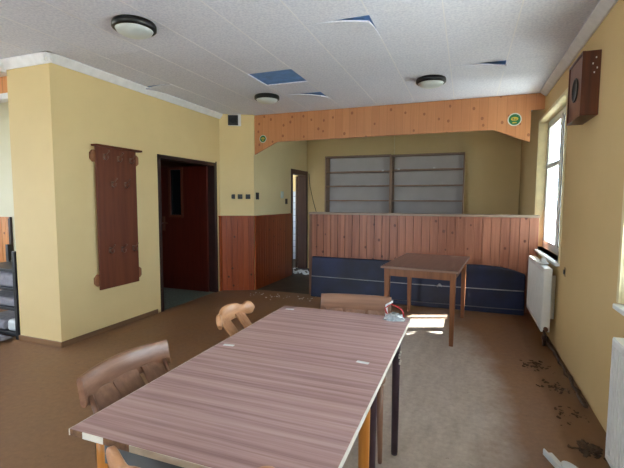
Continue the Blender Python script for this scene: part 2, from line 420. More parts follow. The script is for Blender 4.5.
# coving
def cove_y(mb, x, y0, y1, sgn, h=.075, d=.05):   # along y, wall at x, room on side sgn
    mb.prism([(x,HC-.001),(x+sgn*d,HC-.001),(x+sgn*d,HC-.014),(x+sgn*.014,HC-h),(x,HC-h)], lambda p,t:(p[0],t,p[1]), y0, y1)
def cove_x(mb, y, x0, x1, sgn, h=.075, d=.05):
    mb.prism([(y,HC-.001),(y+sgn*d,HC-.001),(y+sgn*d,HC-.014),(y+sgn*.014,HC-h),(y,HC-h)], lambda p,t:(t,p[0],p[1]), x0, x1)
c1 = MB(); cove_y(c1,XL,YN-.05,5.39,1); struct('trim_3', c1, 'cove')
c2 = MB(); cove_x(c2,YN,XA-.02,XL+.05,-1,.085); struct('trim_4', c2, 'cove')
c3 = MB(); cove_y(c3,XR,-3,5.56,-1,.06,.07); struct('trim_5', c3, 'cove')
# opening beam left of the pier: white box over pine boards over white strip
struct('trim_6', MB().box((-8,2.60,2.585),(XA-.005,2.76,HC)), 'cove', bev=.004)
struct('trim_7', MB().box((-8,2.77,2.43),(XA-.005,2.80,2.6)).box((-8,2.80,2.46),(XA-.005,2.86,HC)), 'annex_pine')
struct('trim_8', MB().box((-8,2.76,2.375),(XA-.005,2.86,2.43)), 'cove')
# baseboards
struct('baseboard_left', MB().box((XL,YN-.012,0),(XL+.012,DY0-.06,.055)), 'brown_trim', bev=.003)
struct('baseboard_pier', MB().box((XA-.01,YN-.014,0),(XL+.013,YN,.055)), wood('baseboard_wood_x',(128,92,60),(150,112,78),'x'), bev=.003)

# wainscots (grooved boards as real geometry)
def wain(mb, P0, P1, z0, z1, t=.018, pitch=.085, gap=.005):
    P0 = Vector(P0+(0,)); P1 = Vector(P1+(0,)); d = P1-P0; L = d.length; d.normalize(); nrm = Vector((d.y,-d.x,0))
    n = max(1,round(L/pitch)); R = Matrix((d,-nrm,Vector((0,0,1)))).transposed()
    mb.obox(P0+d*L/2+nrm*(t*.25+.006)+Vector((0,0,(z0+z1)/2)),(L,t*.5,z1-z0),R)
    for i in range(n):
        a = P0+d*L*(i+.5)/n; mb.obox(a+nrm*(t/2+.006)+Vector((0,0,(z0+z1)/2)),(L/n-gap,t,z1-z0),R)
    return mb
def cap(mb, P0, P1, z, t=.03, h=.02):
    P0 = Vector(P0+(0,)); P1 = Vector(P1+(0,)); d = P1-P0; L = d.length; d.normalize(); nrm = Vector((d.y,-d.x,0))
    R = Matrix((d,-nrm,Vector((0,0,1)))).transposed(); mb.obox(P0+d*L/2+nrm*t/2+Vector((0,0,z)),(L,t,h),R)
WH = 1.145
for name, seq, mat in (('wainscot_doorside',[((XL,DY1+.06),(XL,AY0))],'wains'),('wainscot_angled',[((AX0,AY0),(AX1,AY1))],'wains_x'),('wainscot_corridor',[((SX,AY1),(SX,SD0-.05))],'wains')):
    mb = MB()
    for a,b in seq: wain(mb,a,b,.0,WH); cap(mb,a,b,WH+.008)
    struct(name, mb, mat)
mb = MB(); wain(mb,(-8,3.7),(-5.72,3.7),.02,1.14); cap(mb,(-8,3.7),(-5.72,3.7),1.15)
struct('wainscot_annex', mb, 'annex_pine'); struct('trim_9', MB().box((-5.74,3.67,0),(-5.70,3.7,1.16)), 'mahog_d')

# ------------------------------------------------------------------ doors
def door_dark():
    r = bpy.data.objects.new('door_1',None); C.objects.link(r); r['kind'] = 'structure'; r.location = (XL,DY1,0)
    o = Vector((XL,DY1,0))
    f = MB()
    w_ = .045
    f.box((-.16,-w_,0),(.012,0.0,DZ)); f.box((-.16,DY0-DY1,0),(.012,DY0-DY1+w_,DZ)); f.box((-.16,DY0-DY1,DZ-w_),(.012,0.0,DZ))
    f.box((.0,-.055+.055,0),(.012,.02,DZ+.02))
    f.build('door_frame','mahog_d',r,bev=.002)
    L = .86; yl = -.052
    lf = MB(); x1 = -.10; x0 = x1-L; gx0,gx1,gz0,gz1 = x0+.20,x0+.40,1.17,1.86
    lf.box((x0,yl-.04,.012),(gx0,yl,DZ-.05)); lf.box((gx1,yl-.04,.012),(x1,yl,DZ-.05))
    lf.box((gx0,yl-.04,.012),(gx1,yl,gz0)); lf.box((gx0,yl-.04,gz1),(gx1,yl,DZ-.05))
    leaf = lf.build('door_leaf','mahog',r)
    MB().box((gx0,yl-.025,gz0),(gx1,yl-.015,gz1)).build('door_glass','darkglass',leaf)
    b = MB()
    for a,c in (((gx0-.035,gz0-.035),(gx0,gz1+.035)),((gx1,gz0-.035),(gx1+.035,gz1+.035)),((gx0,gz0-.035),(gx1,gz0)),((gx0,gz1),(gx1,gz1+.035))):
        b.box((a[0],yl-.052,a[1]),(c[0],yl-.04,c[1]))
    b.build('glass_bead',wood('bead_wood',(98,52,36),(112,62,44),'z',.4),leaf,bev=.002)
    h = MB(); h.box((x0+.04,yl-.048,.92),(x0+.085,yl-.04,1.14)); h.tube([(x0+.062,yl-.05,1.04),(x0+.062,yl-.085,1.04),(x0+.17,yl-.09,1.04)],.009)
    h.build('door_handle','brass',leaf)
door_dark()
def door_corr():
    r = bpy.data.objects.new('door_2',None); C.objects.link(r); r['kind'] = 'structure'; r.location = (SX,SD0,0)
    W = SD1-SD0; f = MB()
    f.box((-.17,0,0),(.015,.02,1.95)); f.box((-.17,W-.03,0),(.015,W,1.95)); f.box((-.17,0,1.91),(.015,W,1.95))
    f.box((.0,-.05,0),(.018,.01,1.99)); f.box((.0,W-.01,0),(.018,W+.05,1.99)); f.box((0,-.05,1.94),(.018,W+.05,1.99))
    f.build('door_frame',wood('corridor_frame',(74,50,42),(92,64,54),'z',.5),r,bev=.002)
    lf = MB().box((-.24,W+.01,.01),(-.20,W+.64,1.9)); leaf = lf.build('door_leaf',wood('corridor_leaf',(84,58,48),(100,72,60),'z',.5),r,bev=.002)
    MB().tube([(-.24,W+.55,1.0),(-.29,W+.55,1.0),(-.29,W+.45,1.0)],.009).build('door_handle','brass',leaf)
door_corr()

# ------------------------------------------------------------------ windows
def window(n, ya, yb, trans):
    r = bpy.data.objects.new('window_%d'%n,None); C.objects.link(r); r['kind'] = 'structure'; r.location = (XR,ya,WZ0)
    W = yb-ya; Hh = WZ1-WZ0; mid = W/2-.12; a = .095; b = .145; fr = .045
    f = MB(); f.box((a,0,0),(b,fr,Hh)); f.box((a,W-fr,0),(b,W,Hh)); f.box((a,fr,0),(b,W-fr,fr)); f.box((a,fr,Hh-fr),(b,W-fr,Hh)); f.box((a,mid-.025,fr),(b,mid+.025,Hh-fr))
    f.build('window_frame','white_win',r,bev=.003)
    cr = MB(); e=.004
    cr.box((-.006,-.05,Hh),(a,W+.05,Hh+.002)) if False else None
    cr.box((.001,0,0),(a,e,Hh)).box((.001,W-e,0),(a,W,Hh)).box((.001,0,Hh-e),(a,W,Hh))
    cr.box((-.012,-.035,0),(.001,0.0,Hh+.035)).box((-.012,W,0),(.001,W+.035,Hh+.035)).box((-.012,0,Hh),(.001,W,Hh+.035))
    cr.build('window_reveal','cream',r)
    MB().box((b,0,0),(.156,W,.004)).box((b,W-.004,0),(.156,W,Hh)).build('outer_reveal','white_m',r)
    MB().box((-.04,-.03,-.03),(a,W+.0,0.0)).build('window_sill','white_win',r,bev=.006)
    for k,(y0,y1) in enumerate(((fr+.004,mid-.029),(mid+.029,W-fr-.004))):
        z0,z1 = fr+.004,Hh-fr-.004; s_ = .045; c0,c1_ = a-.010,a+.03
        cs = MB(); cs.box((c0,y0,z0),(c1_,y0+s_,z1)).box((c0,y1-s_,z0),(c1_,y1,z1)).box((c0,y0+s_,z0),(c1_,y1-s_,z0+s_)).box((c0,y0+s_,z1-s_),(c1_,y1-s_,z1))
        if trans and k==1: cs.box((c0,y0+s_,z0+.93),(c1_,y1-s_,z0+.985))
        co = cs.build('casement','white_win',r,bev=.004)
        MB().box((a-.004,y0+s_,z0+s_),(a+.002,y1-s_,z1-s_)).build('pane','glass',co)
        g = MB(); q=.005
        for p0,p1 in (((y0+s_,z0+s_),(y0+s_+q,z1-s_)),((y1-s_-q,z0+s_),(y1-s_,z1-s_)),((y0+s_,z1-s_-q),(y1-s_,z1-s_)),((y0+s_,z0+s_),(y1-s_,z0+s_+q))):
            g.box((c0-.001,p0[0],p0[1]),(a-.004,p1[0],p1[1]))
        g.build('gasket','gasket',co)
        if k==0: MB().box((c0-.03,y1-.035,Hh*.45),(c0,y1-.02,Hh*.45+.02)).box((c0-.03,y1-.035,Hh*.45-.1),(c0-.018,y1-.02,Hh*.45+.02)).build('window_handle','white_m',co)
window(1,*WINS[0],True); window(2,*WINS[1],False); window(3,*WINS[2],False)
# unseen sun blockers added outside: awning over the first window, long awning over the nearer windows, shrub
struct('added_awning_far', MB().hexa([(XR+.155,3.9,2.58),(1.90,3.9,2.12),(1.90,6.7,2.12),(XR+.155,6.7,2.58),(XR+.155,3.9,2.61),(1.90,3.9,2.15),(1.90,6.7,2.15),(XR+.155,6.7,2.61)]), 'added_awning')
struct('added_awning_near', MB().hexa([(XR+.155,-2.4,2.62),(2.25,-2.4,1.90),(2.25,3.7,1.90),(XR+.155,3.7,2.62),(XR+.155,-2.4,2.65),(2.25,-2.4,1.93),(2.25,3.7,1.93),(XR+.155,3.7,2.65)]), 'added_awning')
added_shrub = thing('added_shrub',(1.58,4.70,-.35),'leafy green shrub, unseen, blocking sun at the near half of the far window','added_shrub')
MB().tube([(0,0,0),(.02,.01,.5),(0,.02,1.2)],[.05,.04,.02]).build('stem','stem',added_shrub)
fm = MB(); rnd = random.Random(3)
for _ in range(1500):
    u = rnd.random()*2*math.pi; h = .3+rnd.random()*2.15; R_ = math.sqrt(rnd.random()); p = Vector((.26*R_*math.cos(u),.50*R_*math.sin(u),h))
    e = Euler((rnd.random()*6,rnd.random()*6,rnd.random()*6)).to_matrix()
    vs = [fm.b.verts.new(p+e@Vector(q)) for q in ((-.02,-.08,0),(.06,-.02,.01),(.02,.09,0),(-.06,.02,.01))]; fm._f(vs)
fm.build('foliage','leaf',added_shrub,recalc=False)

# ------------------------------------------------------------------ pine fascia over the bar
FY = YP
poly = [(-3.105,HC-.004),(-3.105,2.085),(-2.695,2.277),(.275,2.287),(.69,2.117),(.69,2.50),(XR-.002,2.50),(XR-.002,HC-.004)]
fa = MB().prism(poly, lambda p,d:(p[0],d,p[1]), FY, FY+.03).build('fascia_board','fascia')
tag(fa,'long orange pine fascia with angled ends hanging from the ceiling above the bar','fascia')
def sticker(x,z,r,label):
    t = thing('round_sticker',(x,FY-.0005,z),label,'sticker')
    MB().lathe([(r,0),(r,-.0012)],(0,0,0),32,'y').build('sticker_rim','stwhite',t)
    MB().lathe([(r*.84,-.0012),(r*.84,-.002)],(0,0,0),32,'y').build('sticker_disc','green',t)
    e = MB(); e.prism([(r*.52*math.cos(a*math.pi/12),r*.10+r*.30*math.sin(a*math.pi/12)) for a in range(24)],lambda p,d:(p[0],d,p[1]),-.002,-.0028)
    e.box((-r*.3,-.0028,-r*.55),(r*.3,-.002,-r*.42)); em = e.build('sticker_emblem','yellow',t)
    e = MB(); e.box((-r*.3,-.0034,.0),(-r*.12,-.0028,r*.22)).box((-r*.02,-.0034,-.0),(r*.30,-.0028,r*.1)).box((-r*.28,-.0034,-r*.14),(r*.26,-.0028,-r*.06)); e.build('emblem_mark','green',em)
sticker(.512,2.396,.078,'round green sticker with yellow centre at the window end of the pine fascia')
sticker(-2.93,2.330,.058,'round green sticker at the corridor end of the pine fascia')

# ------------------------------------------------------------------ bar partition
BX0 = -2.157
bar = thing('bar_partition',(0,YP,0),'waist high bar partition clad in knotty brown pine boards with flat ledge','bar')
mb = MB(); mb.box((BX0,.018,0),(XR,.11,ZC-.03)); n = 28; 
p = (XR-BX0)/n
for i in range(n): mb.box((BX0+i*p+.003,0,.01),(BX0+(i+1)*p-.003,.02,ZC-.03))
mb.build('panelling','bar_pine',bar)
MB().box((BX0-.015,-.03,ZC-.03),(XR,.16,ZC)).build('ledge','worktop',bar,bev=.004)
MB().box((BX0-.012,-.006,0),(BX0+.03,.112,ZC-.03)).build('end_post',wood('end_post_wood',(112,74,56),(136,92,70),'z',.4),bar,bev=.003)

# ------------------------------------------------------------------ shelving behind the bar
def shelf_unit(x0,x1,top,levels,label):
    y0,y1 = 7.57,YB-.005
    t = thing('shelving_unit',((x0+x1)/2,(y0+y1)/2,0),label,'shelf',group=None); ox,oy = (x0+x1)/2,(y0+y1)/2
    th=.022; d0,d1 = y0-oy,y1-oy; a,b = x0-ox,x1-ox
    MB().box((a,d0,0),(a+th,d1,top)).build('side_panel','shelf',t,bev=.001); MB().box((b-th,d0,0),(b,d1,top)).build('side_panel','shelf',t,bev=.001)
    MB().box((a+th,d0,top-th),(b-th,d1,top)).build('top_panel','shelf',t)
    MB().box((a+th,d1-.008,0),(b-th,d1,top-th)).build('back_panel','shelf_back',t)
    for z in levels: MB().box((a+th,d0+.01,z-th/2),(b-th,d1-.008,z+th/2)).build('shelf_board','shelf',t)
    return t,ox,oy
U1,o1,o2 = shelf_unit(-2.60,-1.325,2.255,[.4,.78,1.12,1.405,1.682,1.948],'left brown shelving unit with empty shelves behind the bar')
U2,o3,o4 = shelf_unit(-1.322,-.055,2.245,[.4,.78,1.12,1.405,1.682,1.965],'right brown shelving unit with empty shelves behind the bar')
for u,ox,x,z in ((U1,o1,-1.47,1.962),(U2,o3,-1.18,1.98),(U2,o3,-.56,1.99)):
    MB().box((x-ox-.02,7.57-o2-.002,z-.012),(x-ox+.02,7.57-o2+.02,z+.012)).build('shelf_label','white_p',u)
for x,lab in ((-1.93,'small white slip lying on the left unit second shelf nearest the corridor'),(-1.75,'small white slip in the middle of the left unit second shelf'),(-1.6,'small white slip lying on the left unit second shelf nearest the right unit')):
    tag(MB().box((x-.04,7.585,1.694),(x+.04,7.62,1.700)).build('paper_slip','white_p'),lab,'paper','slips on the shelf')
# cables on the back wall
tag(MB().tube([(-3.02,7.80,1.95),(-3.0,7.81,1.7),(-2.93,7.81,1.4),(-2.84,7.81,1.1),(-2.80,7.81,.8)],.006,6).build('hanging_cable','black'),'thin dark cable hanging down the back wall beside the corridor door','cable')
tag(MB().box((-1.315,7.815,2.26),(-1.303,7.829,2.66)).build('cable_duct','cream'),'thin vertical cable duct on the back wall above the shelving','cable duct')

# ------------------------------------------------------------------ small wall fittings
ad = Vector((AX1-AX0,AY1-AY0,0)); an = Vector((ad.y,-ad.x,0)).normalized(); adn = ad.normalized()
Ra = Matrix((adn,-an,Vector((0,0,1)))).transposed()
def ang(t,z,off=0): return Vector((AX0,AY0,0))+ad*t+an*off+Vector((0,0,z))
vt = thing('wall_vent',ang(.42,2.52,0),'small square dark vent box high on the yellow wall near the fascia','vent',rz=math.atan2(adn.y,adn.x))
MB().box((-.085,-.03,.0),(.105,0,.17)).build('vent_housing','cove',vt,bev=.003)
MB().box((-.085,-.05,.005),(.065,-.03,.155)).build('vent_grille','black',vt,bev=.004)
MB().lathe([(.05,-.05),(.05,-.056),(.03,-.056)],(-.01,0,.08),24,'y').build('vent_ring','blackm',vt)
for t_,lab in ((.36,'leftmost of three black light switches above the wainscot'),(.58,'middle of three black light switches above the wainscot'),(.82,'rightmost of three black light switches above the wainscot')):
    sw = thing('light_switch',ang(t_,1.455),lab,'switch',rz=math.atan2(adn.y,adn.x),group='three switches above the wainscot')
    MB().box((-.036,-.012,-.036),(.036,0,.036)).build('switch_plate','black',sw,bev=.003)
    MB().box((-.02,-.018,-.024),(.02,-.012,.024)).build('rocker','black',sw,bev=.003)
def sidefit(y,z,s,mat,label,cat,name):
    o = thing(name,(SX,y,z),label,cat); MB().box((0,-s,-s*1.2),(.012,s,s*1.2)).build('plate',mat,o,bev=.003); MB().box((.012,-s*.5,-s*.7),(.018,s*.5,s*.7)).build('rocker',mat,o,bev=.002)
sidefit(5.70,1.467,.045,'black','black light switch on the corridor wall just past the corner','switch','light_switch')
sidefit(6.80,1.385,.04,'black','lower black switch on the corridor wall beside the washroom door','switch','light_switch')
sidefit(6.62,1.50,.05,'stwhite','pale switch on the corridor wall, left above the black switch by the washroom door','switch','light_switch')
o = thing('wall_socket',(XR,4.14,.775),'small dark socket on the right-hand wall near the window radiator','socket')
MB().lathe([(.022,0),(.022,-.012),(.01,-.012)],(0,0,0),20,'x').build('socket_cup','black',o)
MB().box((-.004,-.03,-.04),(0,.03,.04)).build('socket_plate',plain('tan_plate',(140,110,70),.6),o,bev=.002)

# ------------------------------------------------------------------ ceiling lamps
def lamp(x,y,label,r=.155):
    t = thing('ceiling_lamp',(x,y,HC),label,'lamp',group=None)
    MB().lathe([(r*.96,0),(r,-.012),(r,-.04),(r*.90,-.052),(r*.86,-.05),(r*.86,-.01)],(0,0,0),48).build('lamp_ring','lampring',t)
    MB().lathe([(r*.87,-.03),(r*.86,-.045),(r*.80,-.062),(r*.62,-.078),(r*.35,-.088),(r*.02,-.091)],(0,0,0),48).build('lamp_dome','opal',t)
lamp(-2.345,2.465,'round ceiling lamp with black ring nearest the coat rack')
lamp(-2.372,4.67,'round ceiling lamp with black ring beyond the missing blue ceiling tile')
lamp(-.40,4.62,'round ceiling lamp with black ring in front of the pine fascia, window side')

# ------------------------------------------------------------------ coat rack
cr = thing('coat_rack',(XL,3.41,.466),'tall dark brown wooden coat rack board with metal hooks on yellow wall','coat rack')
MB().box((.025,-.305,0),(.045,.225,1.47)).build('board','rack',cr,bev=.004)
MB().box((.001,-.325,1.465),(.085,.285,1.485)).build('top_ledge','rack',cr,bev=.004)
for z in (1.37,.10):
    k = [(-.35+.03,-.06),(.26,-.06),(.285,-.035),(.285,.035),(.26,.06),(-.32,.06),(-.35,.03),(-.35,-.03)]
    MB().prism(k,lambda p,d:(d,p[0],p[1]+z),0.001,.025).build('batten','rack_l',cr,bev=.003)
for y,z in ((3.229,1.835),(3.41,1.83),(3.577,1.825),(3.32,1.56),(3.495,1.56),(3.265,.87),(3.425,.86),(3.584,.86)):
    y-=3.44; z-=.466
    h = MB(); h.box((.045,y-.014,z-.03),(.049,y+.014,z+.03)); h.tube([(.049,y,z-.02),(.075,y,z-.035),(.10,y,z-.02),(.105,y,z+.005)],.005,8); h.tube([(.049,y,z+.015),(.085,y,z+.025),(.115,y,z+.05)],.005,8)
    h.lathe([(.001,-.009),(.009,-.004),(.009,.004),(.001,.009)],(.116,y,z+.055),12)
    h.build('hook','brass',cr)

# ------------------------------------------------------------------ radiators
def radiator(y0,y1,z0,z1,label,valve_far=False):
    x0,x1 = .704,.778; t = thing('radiator',((x0+x1)/2,(y0+y1)/2,0),label,'radiator'); cx,cy=(x0+x1)/2,(y0+y1)/2
    def panel(xa,xb):
        m = MB(); n = int((y1-y0)/.034); P=[]
        ps = (y1-y0)/n
        prof = []
        for i in range(n):
            a = y0+i*ps; prof += [(a,0),(a+ps*.30,0),(a+ps*.42,.013),(a+ps*.88,.013)]
        prof.append((y1,0))
        s = -1
        ringA = [(xa+d if s<0 else xb-d,y) for y,d in prof]
        poly = ringA+[(xb,y1),(xb,y0)]
        m.prism([(q[0]-cx,q[1]-cy) for q in poly],lambda p,d:(p[0],p[1],d),z0+.03,z1-.03)
        m.box((xa-cx,y0-cy,z0),(xb-cx,y1-cy,z0+.03)); m.box((xa-cx,y0-cy,z1-.03),(xb-cx,y1-cy,z1)); return m
    panel(x0,x0+.018).build('front_panel','white_m',t); panel(x1-.018,x1).build('rear_panel','white_m',t)
    g = MB(); 
    g.box((x0-cx+.003,y0-cy-.004,z1-.004),(x1-cx-.003,y1-cy+.004,z1+.008)); g.build('top_grille','white_m',t,bev=.002)
    MB().box((x0-cx+.004,y0-cy-.004,z0+.02),(x1-cx-.004,y0-cy+.001,z1-.004)).build('side_cover','white_m',t,bev=.002); MB().box((x0-cx+.004,y1-cy-.001,z0+.02),(x1-cx-.004,y1-cy+.004,z1-.004)).build('side_cover','white_m',t,bev=.002)
    for yy in (y0+.15,y1-.15): MB().box((x1-cx,yy-cy-.02,z0+.1),(XR-cx-.001,yy-cy+.02,z1-.08)).build('wall_bracket','white_m',t)
    p_ = MB(); yv = y0+.04
    p_.tube([(0,yv-cy,z0+.02),(0,yv-cy,.08),(0,yv-cy,0)],.011,10); p_.lathe([(.018,-.03),(.022,-.01),(.018,.02)],(0,yv-cy,.09),14); p_.build('pipe','brass' if False else 'mahog_d',t)
    v = MB(); v.lathe([(.016,0),(.02,-.02),(.018,-.05)],(0,y0-cy,z0+.035),16,'y'); v.build('end_plug','brass',t)
    return t
radiator(4.375,5.38,.15,.755,'white panel radiator under the far window beside the bar')
radiator(1.25,2.40,.09,.712,'white panel radiator at the near right edge under the nearer window')
tag(MB().box((.70,4.62,.77),(.79,4.78,.785)).hexa([(.72,4.66,.785),(.78,4.66,.785),(.78,4.76,.785),(.72,4.76,.785),(.735,4.67,.835),(.765,4.67,.82),(.765,4.75,.82),(.735,4.74,.825)]).build('white_cloth','white_p',bev=.006),'small crumpled white cloth lying on top of the far radiator','cloth')

# ------------------------------------------------------------------ wooden speaker box
sb = thing('speaker_box',(XR,3.615,2.22),'wooden speaker box with round dark hole mounted high on right-hand wall','speaker')
MB().box((-.095,-.205,-.22),(0,.205,.22)).build('cabinet','speaker',sb,bev=.003)
fp_ = MB().box((-.104,-.19,-.205),(-.094,.19,.205)).build('front_panel','speaker_f',sb,bev=.003)
MB().box((-.112,-.205,-.22),(-.094,-.192,.22)).box((-.112,.192,-.22),(-.094,.205,.22)).box((-.112,-.192,-.22),(-.094,.192,-.207)).box((-.112,-.192,.207),(-.094,.192,.22)).build('front_frame','speaker',sb)
MB().lathe([(.085,-.104),(.088,-.112),(.078,-.114),(.074,-.106),(.001,-.105)],(0,-.01,-.0),36,'x').build('speaker_hole','black',fp_)
for (x,z) in ((-.03,.17),(-.048,.13),(-.022,.10),(-.038,.07)): MB().box((x-.004,-.2056,z-.006),(x+.004,-.2045,z+.006)).build('paint_fleck','white_p',sb)

# ------------------------------------------------------------------ navy board on the floor along the bar
nb = thing('navy_padded_board',(0,5.56,0),'long navy blue padded board standing on edge against the bar front','board')
top = [(-2.10,.585),(-1.5,.583),(-.8,.585),(0,.592),(.2,.592),(.40,.580),(.58,.548),(.70,.505)]
poly = [(-2.10,.0),(.70,.0)]+top[::-1]
MB().prism(poly,lambda p,d:(p[0],d-(.05*(1-p[1]/.59)),p[1]),-.0,.045).build('panel','navy',nb,bev=.012)
uc_ = MB().tube([(-2.09,-.035,.302),(-1.4,-.036,.297),(-.6,-.036,.292),(.1,-.036,.296),(.69,-.035,.302)],.0065,8).build('upper_cord','cord',nb)
MB().tube([(-1.2,-.06,.062),(-.4,-.06,.066),(.3,-.06,.068),(.69,-.06,.075)],.006,8).build('lower_cord',plain('dim_cord',(104,106,120),.5),nb)
MB().tube([(-.33,-.045,.285),(-.30,-.05,.32),(-.27,-.045,.29)],.012,8).build('cord_knot','cord',uc_)

# ------------------------------------------------------------------ tables
def rot(a): return Matrix.Rotation(a,4,'Z')
def table_lam(cy0,cy1,x0,x1,legm,label,near=False,skew=0):
    cx,cy=(x0+x1)/2,(cy0+cy1)/2; t = thing('laminate_table',(cx,cy,0),label,'table',rz=skew); a,b = (x1-x0)/2,(cy1-cy0)/2; Z=.755
    MB().box((-a+.002,-b+(.002 if near else 0),Z-.019),(a-.002,b-(0 if near else .002),Z)).build('tabletop','laminate',t,bev=.001)
    e = MB(); z0,z1=Z-.019,Z-.0008
    if near:
        for u0,u1 in ((-.325,-.25),(-.16,.36)): e.box((u0,-b,z0),(u1,-b+.002,z1))
    if not near: e.box((-a,b-.002,z0),(a,b,z1))
    e.box((-a,-b,z0),(-a+.002,b,z1)).box((a-.002,-b,z0),(a,b,z1))
    e.build('edge_band','edge',t)
    if near:
        MB().box((-a+.004,-b+.0005,z0),(-.325,-b+.0022,z1)).build('bare_edge','chip',t)
        MB().box((-.25,-b+.0005,z0),(-.16,-b+.0022,z1)).build('bare_edge','chip',t)
    ap = MB(); i=.045
    ap.box((-a+i,-b+i,Z-.11),(a-i,-b+i+.02,Z-.023)).box((-a+i,b-i-.02,Z-.11),(a-i,b-i,Z-.023)).box((-a+i,-b+i,Z-.11),(-a+i+.02,b-i,Z-.023)).box((a-i-.02,-b+i,Z-.11),(a-i,b-i,Z-.023))
    ap.build('apron','apron_grey',t)
    for sx in (-1,1):
        for sy in (-1,1):
            m = MB(); px,py = sx*(a-.064),sy*(b-.06)
            m.tube([(px,py,Z-.023),(px,py,Z-.1),(px,py,.02),(px,py,.0)],[.022,.022,.018,.016],20); m.build('leg',legm,t)
    return t
TX0,TX1 = -1.018,-.266
t1 = table_lam(.782,1.492,TX0,TX1,'leg_orange','near laminate table with orange wooden legs and chipped front edge',True)
t2 = table_lam(1.4935,2.235,TX0,TX1,'leg_dark','farther laminate table with dark round legs pushed against the chipped one',False)
MB().box((.3233-.0195,.3105-.02,.47),(.3233+.019,.3105-.019,.47)) if False else None
sc_ = MB()
for k in range(5): sc_.obox((.336+.004*math.sin(k*2),.3015-.0225,.53+.016*k),(.010,.002,.012),Matrix.Rotation(.6*(k%2),3,'Y'))
sc_.build('leg_scratch','edge',t2)
for x,y,l,rz in ((-.962,1.515,'left',.1),(-.365,1.54,'right',-.1),(-.955,2.165,'far',.05)):
    tag(MB().obox((x,y,.7556),(.05,.018,.0012),Matrix.Rotation(rz,3,'Z')).build('paper_sticker','white_p'),{'left':'white paper scrap on the laminate tabletop beside the light wood chair','right':'white paper scrap on the laminate tabletop near its window-side edge','far':'white paper scrap on the far corner of the laminate tabletop, corridor side'}[l],'paper')
# far table
ft = thing('wooden_table',(-.372,4.640,0),'brown wooden table with square legs standing in front of the bar','table',rz=-.085)
a,b = .375,.59; Z=.74
MB().box((-a,-b,Z-.022),(a,b,Z)).build('tabletop','table2',ft,bev=.003)
MB().box((-a-.001,-b-.001,Z-.020),(a+.001,b+.001,Z-.003)).build('edge_band',wood('table_edge_band',(128,98,84),(150,118,102),'x',.4),ft)
ap = MB(); i=.04
ap.box((-a+i,-b+i,Z-.10),(a-i,-b+i+.02,Z-.022)).box((-a+i,b-i-.02,Z-.10),(a-i,b-i,Z-.022)).box((-a+i,-b+i,Z-.10),(-a+i+.02,b-i,Z-.022)).box((a-i-.02,-b+i,Z-.10),(a-i,b-i,Z-.022))
ap.build('apron','table2leg',ft)
for sx in (-1,1):
    for sy in (-1,1):
        px,py=sx*(a-.055),sy*(b-.055); h0,h1=.027,.019
        m=MB(); m.hexa([(px+u*h1,py+v*h1,0) for u,v in ((-1,-1),(1,-1),(1,1),(-1,1))]+[(px+u*h0,py+v*h0,Z-.022) for u,v in ((-1,-1),(1,-1),(1,1),(-1,1))]); m.build('leg','table2leg',ft,bev=.003)

